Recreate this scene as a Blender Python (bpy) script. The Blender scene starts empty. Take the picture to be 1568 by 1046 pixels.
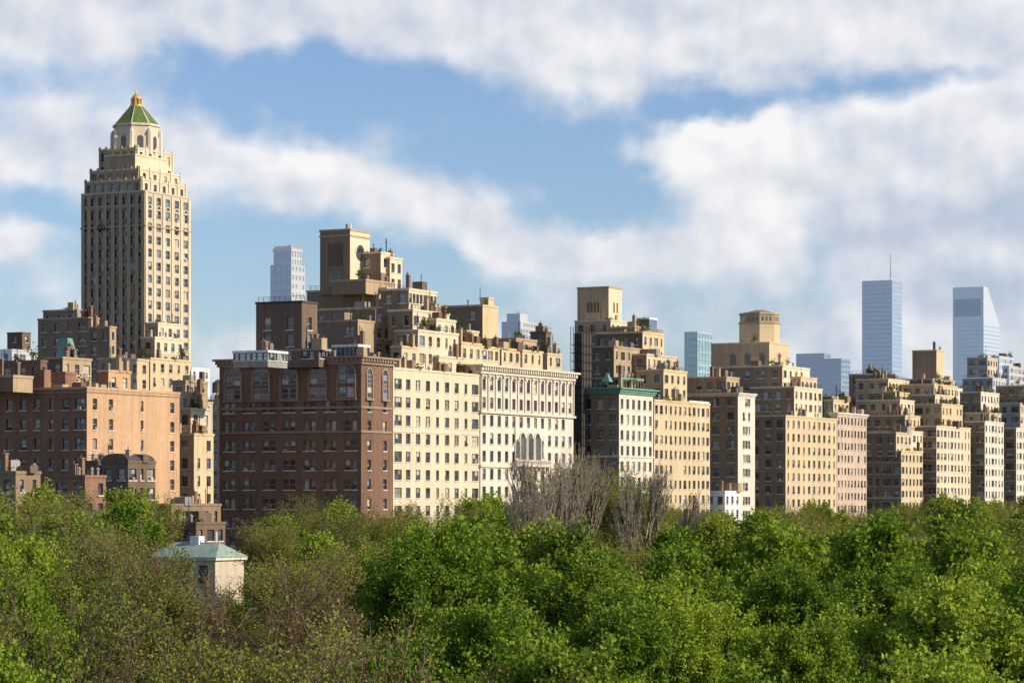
import bpy, math, random
import numpy as np
from mathutils import Vector
rnd = random.Random(7)
scene = bpy.context.scene
scene.view_settings.view_transform='Standard'
try: scene.view_settings.look='None'
except Exception: pass
scene.view_settings.exposure=0

# ---------------------------------------------------------------- survey
F=4400.0; U0=784.0; VH=770.0; HC=20.0          # telephoto survey constants
TH=math.radians(27.2); S=math.sin(TH); C=math.cos(TH)   # avenue bearing
PY=580.0; PX=(553-U0)/F*PY                      # north-west corner of the brick block
def a_at(u,b):
    k=(u-U0)/F; x0=PX-b*C; y0=PY+b*S
    return (k*y0-x0)/(S-k*C)
def b_at(u,a):
    k=(u-U0)/F; x0=PX+a*S; y0=PY+a*C
    return (x0-k*y0)/(C+k*S)
def world(a,b): return (PX+a*S-b*C, PY+a*C+b*S)
def zz(v,Y): return HC+(VH-v)/F*Y
def ab(x,y):
    rx,ry=x-PX,y-PY
    return rx*S+ry*C, -rx*C+ry*S
ROT=math.atan2(C,S)

# ---------------------------------------------------------------- materials
MATS={}
def newmat(name):
    m=bpy.data.materials.new(name); m.use_nodes=True
    nt=m.node_tree
    return m,nt,nt.nodes['Principled BSDF']
def setspec(b,v):
    if 'Specular IOR Level' in b.inputs: b.inputs['Specular IOR Level'].default_value=v
def haze_glow(b,c):  # emission paints distance haze into the material itself
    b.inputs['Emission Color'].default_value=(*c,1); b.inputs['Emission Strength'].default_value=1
def wall(name,col,var=0.25,rough=0.9,streak=0.25,air=None):
    m,nt,b=newmat(name); N=nt.nodes; L=nt.links
    g=N.new('ShaderNodeNewGeometry')
    n1=N.new('ShaderNodeTexNoise'); n1.inputs['Scale'].default_value=0.12; n1.inputs['Detail'].default_value=3
    n2=N.new('ShaderNodeTexNoise'); n2.inputs['Scale'].default_value=1.7; n2.inputs['Detail'].default_value=2
    mp=N.new('ShaderNodeMapping'); mp.inputs['Scale'].default_value=(1.1,1.1,0.06)
    n3=N.new('ShaderNodeTexNoise'); n3.inputs['Scale'].default_value=1.0; n3.inputs['Detail'].default_value=3
    L.new(g.outputs['Position'],n1.inputs['Vector']); L.new(g.outputs['Position'],n2.inputs['Vector'])
    L.new(g.outputs['Position'],mp.inputs['Vector']); L.new(mp.outputs[0],n3.inputs['Vector'])
    def ma(op,a,bb):
        x=N.new('ShaderNodeMath'); x.operation=op
        for i,q in enumerate((a,bb)):
            if isinstance(q,(int,float)): x.inputs[i].default_value=q
            else: L.new(q,x.inputs[i])
        return x.outputs[0]
    t=ma('MULTIPLY',ma('SUBTRACT',n1.outputs['Fac'],0.5),var*2.2)
    t2=ma('MULTIPLY',ma('SUBTRACT',n2.outputs['Fac'],0.5),var*1.8)
    t3=ma('MULTIPLY',ma('SUBTRACT',n3.outputs['Fac'],0.5),streak*2.4)
    s=ma('ADD',ma('ADD',ma('ADD',t,t2),t3),1.0)
    vm=N.new('ShaderNodeVectorMath'); vm.operation='SCALE'; vm.inputs[0].default_value=col
    L.new(s,vm.inputs['Scale']); L.new(vm.outputs[0],b.inputs['Base Color'])
    b.inputs['Roughness'].default_value=rough; setspec(b,0.2)
    if air: haze_glow(b,air)
    MATS[name]=m; return m
wall('brick_dark',(.20,.118,.08),.32)
wall('brick_band',(.32,.23,.17),.2)
wall('brick_orange',(.55,.35,.205),.22)
wall('brick_red',(.26,.145,.095),.28)
wall('cream',(.67,.565,.40),.16,.9,.2)
wall('limestone',(.67,.61,.50),.16,.9,.2)
wall('warm',(.61,.48,.30),.18,.9,.22)
wall('sand',(.56,.47,.34),.18,.9,.22)
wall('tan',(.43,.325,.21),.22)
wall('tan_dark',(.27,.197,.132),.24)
wall('brown',(.17,.12,.085),.25)
wall('grey',(.30,.29,.27),.2)
wall('pink',(.54,.42,.32),.2)
wall('stone_trim',(.66,.59,.48),.15)
wall('dark_trim',(.08,.07,.065),.2)
wall('black_metal',(.025,.025,.028),.2,.6)
wall('copper',(.17,.33,.26),.25,.7)
wall('copper_pale',(.27,.35,.29),.25,.7)
wall('copper_roof',(.13,.18,.05),.3,.6)
wall('haze_white',(.40,.42,.45),.06,.7,.04,(.15,.19,.25))  # haze walls: bluish base colour plus glow stand in for distance haze
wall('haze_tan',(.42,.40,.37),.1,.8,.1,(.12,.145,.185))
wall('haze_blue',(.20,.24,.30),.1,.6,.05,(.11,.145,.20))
wall('white',(.72,.72,.70),.08)
wall('frame',(.50,.48,.44),.1,.6)
wall('frame_dark',(.10,.09,.08),.1,.6)
wall('blind',(.50,.47,.40),.2,.8)
wall('blind2',(.27,.25,.21),.3,.8)
wall('tank_wood',(.16,.10,.06),.3)
def gold():
    m,nt,b=newmat('gold_leaf'); b.inputs['Base Color'].default_value=(.75,.48,.14,1); b.inputs['Metallic'].default_value=.4
    b.inputs['Roughness'].default_value=.45; MATS['gold']=m
gold()
def glass(name,col,rough=.12,ior=1.7,bump=True,air=None,lo=.35,hi=1.7):
    m,nt,b=newmat(name); N=nt.nodes;L=nt.links
    g=N.new('ShaderNodeNewGeometry')
    hs=N.new('ShaderNodeMapRange'); hs.inputs['To Min'].default_value=lo; hs.inputs['To Max'].default_value=hi
    L.new(g.outputs['Random Per Island'],hs.inputs['Value'])
    vm=N.new('ShaderNodeVectorMath'); vm.operation='SCALE'; vm.inputs[0].default_value=col
    L.new(hs.outputs[0],vm.inputs['Scale']); L.new(vm.outputs[0],b.inputs['Base Color'])
    b.inputs['Roughness'].default_value=rough; b.inputs['IOR'].default_value=ior
    if air: haze_glow(b,air)
    if bump:
        n=N.new('ShaderNodeTexNoise'); n.inputs['Scale'].default_value=.9; n.inputs['Detail'].default_value=1
        L.new(g.outputs['Position'],n.inputs['Vector'])
        bp=N.new('ShaderNodeBump'); bp.inputs['Strength'].default_value=.12; bp.inputs['Distance'].default_value=.3
        L.new(n.outputs['Fac'],bp.inputs['Height']); L.new(bp.outputs[0],b.inputs['Normal'])
    MATS[name]=m
glass('glass',(.05,.055,.062)); glass('glass_blue',(.11,.16,.22),.1,1.9)
glass('glass_haze',(.24,.30,.37),.4,1.45,False,(.145,.19,.255),.85,1.15)  # panes glow faintly, haze painted into the glass
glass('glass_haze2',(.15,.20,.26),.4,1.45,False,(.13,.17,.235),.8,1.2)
glass('glass_green',(.22,.34,.37),.15,1.8,True,(.06,.085,.10),.7,1.3)  # carries the same painted haze glow wherever it is used

# ---------------------------------------------------------------- mesh builder
class MB:
    def __init__(s,name,origin=None):
        s.name=name; s.v=[]; s.f=[]; s.m=[]; s.mats=[]; s.o=origin
    def mi(s,n):
        if n not in s.mats: s.mats.append(n)
        return s.mats.index(n)
    def poly(s,pts,m):
        i=len(s.v); s.v.extend(pts); s.f.append(tuple(range(i,i+len(pts)))); s.m.append(s.mi(m))
    def box(s,a0,a1,b0,b1,z0,z1,m):
        i=len(s.v)
        s.v.extend([(a0,b0,z0),(a1,b0,z0),(a1,b1,z0),(a0,b1,z0),(a0,b0,z1),(a1,b0,z1),(a1,b1,z1),(a0,b1,z1)])
        k=s.mi(m)
        for q in ((0,3,2,1),(4,5,6,7),(0,1,5,4),(1,2,6,5),(2,3,7,6),(3,0,4,7)):
            s.f.append(tuple(i+j for j in q)); s.m.append(k)
    def prism(s,ca,cb,r0,r1,z0,z1,n,m,rot=0.0,cap=True):
        i=len(s.v); k=s.mi(m)
        for (r,z) in ((r0,z0),(r1,z1)):
            for j in range(n):
                t=rot+2*math.pi*j/n
                s.v.append((ca+r*math.cos(t),cb+r*math.sin(t),z))
        for j in range(n):
            j2=(j+1)%n
            s.f.append((i+j,i+j2,i+n+j2,i+n+j)); s.m.append(k)
        if cap: s.f.append(tuple(i+n+j for j in range(n))); s.m.append(k)
    def build(s):
        oa,ob=s.o if s.o else (s.v[0][0],s.v[0][1])
        me=bpy.data.meshes.new(s.name)
        me.from_pydata([(x-oa,y-ob,z) for x,y,z in s.v],[],s.f)
        for n in s.mats: me.materials.append(MATS[n])
        me.polygons.foreach_set('material_index',s.m)
        me.update()
        ob_=bpy.data.objects.new(s.name,me)
        X,Y=world(oa,ob); ob_.location=(X,Y,0); ob_.rotation_euler=(0,0,ROT)
        scene.collection.objects.link(ob_); return ob_
class Face:
    def __init__(s,mb,kind,a0,b0): s.mb=mb; s.k=kind; s.a=a0; s.b=b0
    def p(s,x,z,o=0.0):
        return (s.a+x,s.b-o,z) if s.k=='W' else (s.a-o,s.b+x,z)
    def q(s,x0,x1,z0,z1,m,o=0.0):
        s.mb.poly([s.p(x0,z0,o),s.p(x1,z0,o),s.p(x1,z1,o),s.p(x0,z1,o)],m)
    def box(s,x0,x1,z0,z1,o0,o1,m):
        if s.k=='W': s.mb.box(s.a+x0,s.a+x1,s.b-o1,s.b-o0,z0,z1,m)
        else: s.mb.box(s.a-o1,s.a-o0,s.b+x0,s.b+x1,z0,z1,m)
    def arch(s,cx,z,r,m,ring=None,rw=.35,o=.03):
        n=10
        pts=[s.p(cx+r*math.cos(math.pi*i/n),z+r*math.sin(math.pi*i/n),o) for i in range(n+1)]
        s.mb.poly(pts,m)
        if ring:
            for i in range(n):
                t0=math.pi*i/n;t1=math.pi*(i+1)/n
                for (ra,rb,oa,ob) in ((r,r+rw,o+.12,o+.12),(r,r,-.01,o+.12),(r+rw,r+rw,o+.12,-.01)):
                    s.mb.poly([s.p(cx+ra*math.cos(t0),z+ra*math.sin(t0),oa),s.p(cx+rb*math.cos(t0),z+rb*math.sin(t0),ob),
                               s.p(cx+rb*math.cos(t1),z+rb*math.sin(t1),ob),s.p(cx+ra*math.cos(t1),z+ra*math.sin(t1),oa)],ring)
def pane():
    r=rnd.random()
    return 'glass' if r<.64 else ('glass_blue' if r<.80 else ('blind2' if r<.91 else 'blind'))
def window(fc,x0,x1,z0,z1,m,fm,sill,ac=0.0,gl=None):
    r=.36
    fc.mb.poly([fc.p(x0,z0),fc.p(x1,z0),fc.p(x1,z0,-r),fc.p(x0,z0,-r)],m)
    fc.mb.poly([fc.p(x0,z1),fc.p(x1,z1),fc.p(x1,z1,-r),fc.p(x0,z1,-r)],m)
    fc.mb.poly([fc.p(x0,z0),fc.p(x0,z1),fc.p(x0,z1,-r),fc.p(x0,z0,-r)],m)
    fc.mb.poly([fc.p(x1,z0),fc.p(x1,z1),fc.p(x1,z1,-r),fc.p(x1,z0,-r)],m)
    fc.q(x0,x1,z0,z1,fm,-r)
    w=x1-x0; n=1 if w<1.9 else (2 if w<2.8 else 3); pw=w/n; zm=(z0+z1)/2+rnd.uniform(-.05,.05)
    base=pane() if gl is None else gl
    for i in range(n):
        xa=x0+i*pw+.07; xb=x0+(i+1)*pw-.07
        lo=base if rnd.random()<.8 or gl else 'glass'; up=lo
        if gl is None and rnd.random()<.28: up=rnd.choice(['blind','blind2','glass_blue'])
        fc.q(xa,xb,z0+.07,zm-.05,lo,-r+.04); fc.q(xa,xb,zm+.05,z1-.07,up,-r+.04)
    if sill: fc.box(x0-.15,x1+.15,z0-.22,z0-.01,-.04,.14,sill)
    if ac and rnd.random()<ac:
        c=(x0+x1)/2; fc.box(c-.35,c+.35,z0+.02,z0+.5,-.3,.32,rnd.choice(['grey','frame','dark_trim']))
def facade(fc,W,z0,z1,m,kind,o):
    if kind in (None,'blank') or z1-z0<2.2 or W<1.6:
        fc.q(0,W,z0,z1,m); return
    fh=o.get('fh',3.45); ww=o.get('ww',1.5); wh=o.get('wh',2.05); bs=o.get('bs',3.4); par=o.get('par',1.3)
    n=o.get('nN' if fc.k=='N' else 'nW') or max(1,int(round(W/bs))); bay=W/n
    cols=[]
    for i in range(n):
        cx=(i+.5)*bay
        k=kind
        if k=='mix': k=rnd.choice(['s','s','S','n','p'])
        elif k=='pair': k='p'
        elif k=='trip': k='t'
        elif k=='mixs': k=rnd.choice(['s','s','n','S'])
        else: k='s'
        if k=='s': c=[(cx-ww/2,cx+ww/2)]
        elif k=='S': c=[(cx-ww*.8,cx+ww*.8)]
        elif k=='n': c=[(cx-ww*.33,cx+ww*.33)]
        elif k=='t': c=[(cx-ww*1.35,cx-ww*.62),(cx-ww*.5,cx+ww*.5),(cx+ww*.62,cx+ww*1.35)]
        else: c=[(cx-ww*.95,cx-.16),(cx+.16,cx+ww*.95)]
        lim=bay*.46
        if max(abs(c[0][0]-cx),abs(c[-1][1]-cx))>lim:
            f=lim/max(abs(c[0][0]-cx),abs(c[-1][1]-cx)); c=[(cx+(p-cx)*f,cx+(q-cx)*f) for p,q in c]
        cols+=c
    if o.get('miss') :
        cols=[c for c in cols if rnd.random()>o['miss']] or cols[:1]
    fm=o.get('fm',rnd.choice(['frame','frame_dark','frame_dark'])); sill=o.get('sill','stone_trim'); ac=o.get('ac',.12)
    head=z1-par; zt=z1; k=0
    while head-wh>z0+.4:
        sillz=head-wh
        fc.q(0,W,head,zt,m)
        x=0
        for (c0,c1) in cols:
            if rnd.random()<o.get('gap',.015): continue
            fc.q(x,c0,sillz,head,m)
            window(fc,c0,c1,sillz,head,m,fm,sill,ac,o.get('gl'))
            x=c1
        fc.q(x,W,sillz,head,m)
        zt=sillz; head-=fh; k+=1
    fc.q(0,W,z0,zt,m)
def band(mb,t,z0,z1,out,m): mb.box(t['a0']-out,t['a1']+out,t['b0']-out,t['b1']+out,z0,z1,m)
def cornice(mb,t,m,out=.9,h=1.4,dent=True):
    z=t['z1']
    band(mb,t,z-h,z-h*.62,out*.35,m); band(mb,t,z-h*.62-.003,z-.25,out*.6,m); band(mb,t,z-.252,z+.15,out,m)
    if dent:
        for k,W in (('W',t['a1']-t['a0']),('N',t['b1']-t['b0'])):
            fc=Face(mb,k,t['a0'],t['b0']); x=.4
            while x<W-.4:
                fc.box(x,x+.35,z-h*.6,z-.3,out*.55,out*.85,m); x+=1.1
def shrub(mb,ca,cb,z,r,h=None,m='leaf_shrub'):
    h=h or r
    for i in range(int(70*r*max(1,h))):
        a=ca+rnd.gauss(0,r*.45); b=cb+rnd.gauss(0,r*.45); c=z+abs(rnd.gauss(0,h*.6))
        d=[rnd.uniform(-1,1)*.28 for _ in range(6)]
        mb.poly([(a,b,c),(a+d[0],b+d[1],c+d[2]),(a+d[0]+d[3],b+d[1]+d[4],c+d[2]+d[5]),(a+d[3],b+d[4],c+d[5])],m)
def rtree(mb,ca,cb,z):
    h=rnd.uniform(2,3.4); mb.prism(ca,cb,.12,.07,z-.2,z+h*.6,5,'tank_wood',cap=False)
    shrub(mb,ca,cb,z+h*.4,rnd.uniform(.9,1.5),h*.45)
def tank(mb,a,b,z,r=2.0,h=3.6):
    for dx in (-1,1):
        for dy in (-1,1): mb.box(a+dx*r*.6-.1,a+dx*r*.6+.1,b+dy*r*.6-.1,b+dy*r*.6+.1,z-1,z+2.5,'black_metal')
    mb.prism(a,b,r,r*.95,z+2.4,z+2.4+h,14,'tank_wood'); mb.prism(a,b,r*1.06,.1,z+2.4+h,z+3.8+h,14,'dark_trim')
def rail(mb,t,z,h=1.1,m='black_metal',ins=.25):
    for k,W in (('W',t['a1']-t['a0']),('N',t['b1']-t['b0'])):
        fc=Face(mb,k,t['a0'],t['b0'])
        fc.box(ins,W-ins,z+h-.07,z+h,-ins-.07,-ins,m); fc.box(ins,W-ins,z+h*.5,z+h*.5+.05,-ins-.07,-ins,m)
        x=ins
        while x<W-ins: fc.box(x,x+.07,z-.1,z+h-.05,-ins-.065,-ins-.005,m); x+=1.3
def clutter(mb,t,n,green=.3):
    W=t['a1']-t['a0'];D=t['b1']-t['b0'];z=t['z1']; green*=.8
    for i in range(n):
        a=t['a0']+rnd.uniform(.06,.94)*W; b=t['b0']+rnd.uniform(.03,.5)*D
        r=rnd.random()
        if r<green:
            if rnd.random()<.25: rtree(mb,a,b,z)
            else: shrub(mb,a,b,z,rnd.uniform(.6,1.2),rnd.uniform(.5,1.3))
        elif r<green+.18:
            w=rnd.uniform(.4,1.3); mb.box(a-w,a+w,b-w,b+w*1.2,z-.2,z+rnd.uniform(.8,2.2),rnd.choice(['tan','grey','brown','tan_dark']))
        elif r<green+.36:
            h=rnd.uniform(1.5,3); mb.box(a-.4,a+.4,b-.4,b+.4,z-.2,z+h,rnd.choice(['brick_red','tan','brown'])); mb.box(a-.5,a+.5,b-.5,b+.5,z+h,z+h+.15,'grey')
            mb.prism(a-.15,b,.12,.1,z+h+.14,z+h+.7,6,'brick_red')
        elif r<green+.52:
            h=rnd.uniform(2,5); mb.box(a-.05,a+.05,b-.05,b+.05,z-.2,z+h,'black_metal'); mb.box(a-.5,a+.5,b-.03,b+.03,z+h*.8,z+h*.8+.06,'black_metal')
        else:
            mb.prism(a,b,.25,.25,z-.2,z+1.1,8,'grey'); mb.prism(a,b,.42,.1,z+1.1,z+1.5,8,'grey')
def tier(mb,uL,uC,uR,vT,vB,b,m,wk='mix',nk='mix',mN=None,cop='stone_trim',clut=0,green=.3,rl=0,**o):
    a0=a_at(uC,b); Y=PY+a0*C+b*S; z1=zz(vT,Y); z0=0 if vB is None else zz(vB,Y)
    a1=a_at(uR,b); b1=b_at(uL,a0)
    t=dict(a0=a0,a1=a1,b0=b,b1=b1,z0=z0,z1=z1,Y=Y)
    facade(Face(mb,'W',a0,b),a1-a0,z0,z1,m,wk,o)
    facade(Face(mb,'N',a0,b),b1-b,z0,z1,mN or m,nk,o)  # mN mostly paints the north side's shade in as a darker wall colour
    mb.poly([(a1,b,z0),(a1,b1,z0),(a1,b1,z1),(a1,b,z1)],m); mb.poly([(a0,b1,z0),(a1,b1,z0),(a1,b1,z1),(a0,b1,z1)],m)
    mb.poly([(a0,b,z1),(a1,b,z1),(a1,b1,z1),(a0,b1,z1)],'grey')
    if cop: band(mb,t,z1-.35,z1+.12,.14,cop if cop!='stone_trim' else m)
    if rl: rail(mb,t,z1)
    if clut: clutter(mb,t,clut,green)
    return t
# leaf material
def leafmat(name,c1,c2,trans=.35):
    m=bpy.data.materials.new(name); m.use_nodes=True; nt=m.node_tree;N=nt.nodes;L=nt.links;N.clear()
    out=N.new('ShaderNodeOutputMaterial'); g=N.new('ShaderNodeNewGeometry'); oi=N.new('ShaderNodeObjectInfo')
    a=N.new('ShaderNodeMath');a.operation='MULTIPLY_ADD'; a.inputs[1].default_value=.55
    L.new(g.outputs['Random Per Island'],a.inputs[0])
    cc=N.new('ShaderNodeMath');cc.operation='MULTIPLY_ADD'; cc.inputs[1].default_value=.85; cc.inputs[2].default_value=-.15; L.new(oi.outputs['Random'],cc.inputs[0])
    L.new(cc.outputs[0],a.inputs[2])
    mx=N.new('ShaderNodeMix'); mx.data_type='RGBA'; mx.inputs['A'].default_value=(*c1,1); mx.inputs['B'].default_value=(*c2,1)
    L.new(a.outputs[0],mx.inputs['Factor'])
    d=N.new('ShaderNodeBsdfDiffuse'); L.new(mx.outputs['Result'],d.inputs['Color'])
    t=N.new('ShaderNodeBsdfTranslucent'); L.new(mx.outputs['Result'],t.inputs['Color'])
    ms=N.new('ShaderNodeMixShader'); ms.inputs[0].default_value=trans; L.new(d.outputs[0],ms.inputs[1]); L.new(t.outputs[0],ms.inputs[2])
    L.new(ms.outputs[0],out.inputs['Surface']); MATS[name]=m
leafmat('leaf_shrub',(.05,.09,.02),(.12,.18,.03))
leafmat('leaf_green',(.10,.19,.02),(.34,.44,.05),.33)
leafmat('leaf_far',(.14,.21,.03),(.34,.39,.06),.33)
leafmat('leaf_bud',(.15,.11,.04),(.30,.21,.075),.25)
leafmat('leaf_budgreen',(.16,.19,.035),(.30,.31,.06),.28)
def bark(name,col):
    m,nt,b=newmat(name); b.inputs['Base Color'].default_value=(*col,1); b.inputs['Roughness'].default_value=.9; setspec(b,.1)
    N=nt.nodes;L=nt.links; g=N.new('ShaderNodeNewGeometry'); n=N.new('ShaderNodeTexNoise'); n.inputs['Scale'].default_value=3; n.inputs['Detail'].default_value=2
    L.new(g.outputs['Position'],n.inputs['Vector']); vm=N.new('ShaderNodeVectorMath'); vm.operation='SCALE'; vm.inputs[0].default_value=tuple(c*2 for c in col)
    L.new(n.outputs['Fac'],vm.inputs['Scale']); L.new(vm.outputs[0],b.inputs['Base Color']); MATS[name]=m
bark('bark',(.09,.07,.05)); bark('bark_pale',(.27,.225,.165)); bark('bark_red',(.20,.14,.095))

# ================================================================ BUILDINGS
# ---- foreground brick apartment building
mb=MB('brick_apartment_building')
t=tier(mb,336,553,601,546,None,0,'brick_dark','single','pair',fh=3.95,par=8.9,nN=7,nW=2,ww=1.5,wh=2.1,ac=.25,cop=None,fm='frame')
z1=t['z1']
cornice(mb,t,'brick_band',1.1,1.5)
for zb in (9.2+1.0,15.1):
    band(mb,t,z1-zb-.2,z1-zb+.25,.22,'brick_band')
fn=Face(mb,'N',t['a0'],t['b0']); fw=Face(mb,'W',t['a0'],t['b0'])
Wn=t['b1']-t['b0']; Ww=t['a1']-t['a0']
for fc,W,n in ((fn,Wn,5),(fw,Ww,2)):
    for i in range(n):
        cx=(i+.5)*W/n; w=1.9 if n==5 else 1.05
        fc.box(cx-w-.35,cx-w,z1-8.4,z1-3.4,-.05,.28,'brick_band'); fc.box(cx+w,cx+w+.35,z1-8.4,z1-3.4,-.05,.28,'brick_band')
        fc.arch(cx,z1-3.4,w*.98,'glass','brick_band',.38,.05)
        for (za,zb) in ((z1-8.2,z1-6.1),(z1-5.3,z1-3.5)):
            for sx in ((-1,1) if n==5 else (0,)):
                c=cx+sx*w*.5; hw=w*.42 if n==5 else w*.85
                fc.box(c-hw,c+hw,za,zb,-.05,.04,'frame'); fc.q(c-hw+.09,c+hw-.09,za+.09,(za+zb)/2-.05,pane(),.06); fc.q(c-hw+.09,c+hw-.09,(za+zb)/2+.05,zb-.09,pane(),.06)
        fc.box(cx-w-.5,cx+w+.5,z1-8.75,z1-8.4,-.05,.45,'brick_band')
tier(mb,392,462,486,461,560,16,'brown','single','single',par=3.2,wh=2.6,ww=1.7,bs=5,rl=1,cop='dark_trim')
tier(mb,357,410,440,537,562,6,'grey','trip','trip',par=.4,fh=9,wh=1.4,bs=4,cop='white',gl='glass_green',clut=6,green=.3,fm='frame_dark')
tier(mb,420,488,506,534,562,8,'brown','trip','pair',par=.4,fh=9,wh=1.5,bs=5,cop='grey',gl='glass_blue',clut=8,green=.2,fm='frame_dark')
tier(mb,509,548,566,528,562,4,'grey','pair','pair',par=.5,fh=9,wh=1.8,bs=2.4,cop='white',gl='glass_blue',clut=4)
clutter(mb,t,12,.2)
ma,mb_=t['a0']+6,t['b0']+6
mb.box(ma-.06,ma+.06,mb_-.06,mb_+.06,z1,z1+9,'black_metal'); mb.box(ma-.6,ma+.6,mb_-.05,mb_+.05,z1+7.5,z1+7.6,'black_metal'); mb.box(ma-.4,ma+.4,mb_-.05,mb_+.05,z1+6.2,z1+6.3,'black_metal')
mb.build()

# ---- terraced limestone apartment building
mb=MB('terraced_apartment_building')
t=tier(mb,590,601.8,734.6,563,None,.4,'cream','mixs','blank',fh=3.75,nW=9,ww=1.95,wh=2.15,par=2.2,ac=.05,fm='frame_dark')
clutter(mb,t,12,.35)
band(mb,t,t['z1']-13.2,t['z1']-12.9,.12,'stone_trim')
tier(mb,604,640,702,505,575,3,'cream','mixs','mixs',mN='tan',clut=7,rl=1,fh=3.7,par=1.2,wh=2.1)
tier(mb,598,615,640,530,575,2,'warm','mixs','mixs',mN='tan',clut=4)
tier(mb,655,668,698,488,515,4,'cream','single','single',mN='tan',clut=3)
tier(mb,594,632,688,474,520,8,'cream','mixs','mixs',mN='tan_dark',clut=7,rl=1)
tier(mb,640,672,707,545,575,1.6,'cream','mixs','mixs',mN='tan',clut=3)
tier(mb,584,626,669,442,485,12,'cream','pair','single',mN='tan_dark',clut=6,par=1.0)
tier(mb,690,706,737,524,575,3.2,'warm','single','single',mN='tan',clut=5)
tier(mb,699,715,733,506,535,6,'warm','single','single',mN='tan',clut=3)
mb.build()
# ---- stepped tower apartment building behind
mb=MB('stepped_tower_apartment_building')
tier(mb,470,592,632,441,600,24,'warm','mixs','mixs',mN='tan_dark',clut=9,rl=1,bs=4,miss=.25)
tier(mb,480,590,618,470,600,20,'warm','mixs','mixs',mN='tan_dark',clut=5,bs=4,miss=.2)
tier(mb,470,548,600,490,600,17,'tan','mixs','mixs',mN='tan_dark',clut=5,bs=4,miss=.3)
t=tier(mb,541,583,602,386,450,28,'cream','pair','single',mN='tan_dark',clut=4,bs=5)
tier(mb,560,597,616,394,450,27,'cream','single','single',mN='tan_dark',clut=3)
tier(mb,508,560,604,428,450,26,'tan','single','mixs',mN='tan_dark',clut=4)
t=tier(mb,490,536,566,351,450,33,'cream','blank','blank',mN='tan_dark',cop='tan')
fc=Face(mb,'W',t['a0'],t['b0']); W=t['a1']-t['a0']
fc.arch(W*.5,t['z1']-5,1.8,'glass','stone_trim',.4,.05)
n=16; fc.mb.poly([fc.p(W*.5+1.8*math.cos(math.pi*2*i/n),t['z1']-5+1.8*math.sin(math.pi*2*i/n),.04) for i in range(n)],'glass')
fc.box(W*.5-.9,W*.5+.9,t['z1']-16,t['z1']-9,-.1,.1,'glass')
band(mb,t,t['z1']-1.6,t['z1']-1.2,.15,'tan')
fc=Face(mb,'N',t['a0'],t['b0']); W=t['b1']-t['b0']
for k in range(7): fc.box(W*.25+k*.55,W*.25+k*.55+.25,t['z1']-8,t['z1']-3,-.05,.12,'brown')
for k in (.3,.55): fc.box(W*k,W*k+1.0,t['z1']-12.5,t['z1']-10,-.05,.05,'glass')
a,b=t['a0']+3,t['b0']+3; mb.box(a+1,a+1.5,b,b+.5,t['z1'],t['z1']+1.6,'grey')
mb.prism(a+4,b+1,.25,.2,t['z1'],t['z1']+2.2,6,'white')
mb.build()

# ---- Italianate limestone palazzo block
mb=MB('limestone_palazzo_apartment_building')
t=tier(mb,728,735.6,878,559,None,0.1,'limestone','single','blank',fh=3.9,nW=13,ww=1.6,wh=2.4,par=3.0,cop=None,ac=.06,fm='frame_dark')
z1=t['z1']; cornice(mb,t,'stone_trim',1.3,1.8)
fw=Face(mb,'W',t['a0'],t['b0']); W=t['a1']-t['a0']
band(mb,t,z1-10.4,z1-9.9,.5,'stone_trim'); band(mb,t,z1-22.2,z1-21.6,.35,'stone_trim')
for i in range(14):
    x=i*W/13; x0=max(.05,x-.35); x1=min(W-.05,x+.35)
    fw.box(x0,x1,z1-9.8,z1-1.9,-.05,.3,'stone_trim'); fw.box(x0-.0,x1+.0,z1-2.6,z1-2.0,.2,.5,'stone_trim')
for i in range(13):
    cx=(i+.5)*W/13
    fw.arch(cx,z1-2.95,.72,'glass','stone_trim',.25,.03)
fw.box(W*.5-7,W*.5+7,z1-21.5,z1-13.2,-.05,.35,'limestone')
for i in (-1,0,1):
    cx=W*.5+i*3.7
    fw.box(cx-1.15,cx+1.15,z1-20.5,z1-15.5,.3,.42,'glass'); fw.arch(cx,z1-15.5,1.15,'glass','stone_trim',.35,.43)
    for s in (-1.55,1.55): fw.mb.prism(t['a0']+cx+s,t['b0']-.6,.22,.2,z1-20.8,z1-15.4,8,'stone_trim')
for s in (-6.2,6.2):
    fw.box(W*.5+s-.6,W*.5+s+.6,z1-20.0,z1-16.5,.3,.4,'glass'); fw.arch(W*.5+s,z1-16.5,.6,'glass','stone_trim',.2,.41)
fw.box(W*.5-9,W*.5+9,z1-21.9,z1-21.3,-.05,1.5,'stone_trim'); fw.box(W*.5-8.9,W*.5+8.9,z1-20.6,z1-20.4,1.25,1.45,'stone_trim')
for k in range(36): fw.box(W*.5-8.9+k*.5,W*.5-8.7+k*.5,z1-21.4,z1-20.5,1.28,1.42,'stone_trim')
for k in range(9): fw.box(W*.5-8.6+k*2.1,W*.5-8.2+k*2.1,z1-22.9,z1-21.8,-.05,1.1,'stone_trim')
for q in ((722,737,765,530,570,5),(752,768,797,533,572,5.5),(786,800,831,536,574,5),(828,838,860,541,575,6)):
    tier(mb,*q,'warm','mixs','blank',mN='tan',clut=5,green=.4,par=.9,rl=1)
tier(mb,676,739,763,467,560,24,'warm','blank','single',mN='tan_dark',clut=4,miss=.5,bs=5)
tier(mb,735,748,756,456,480,26,'warm','blank','blank')
tier(mb,745,790,822,518,560,16,'tan','mixs','mixs',mN='tan_dark',clut=6)
tier(mb,812,836,844,508,560,26,'brown','mixs','mixs',mN='brown',clut=3)
mb.build()

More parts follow.
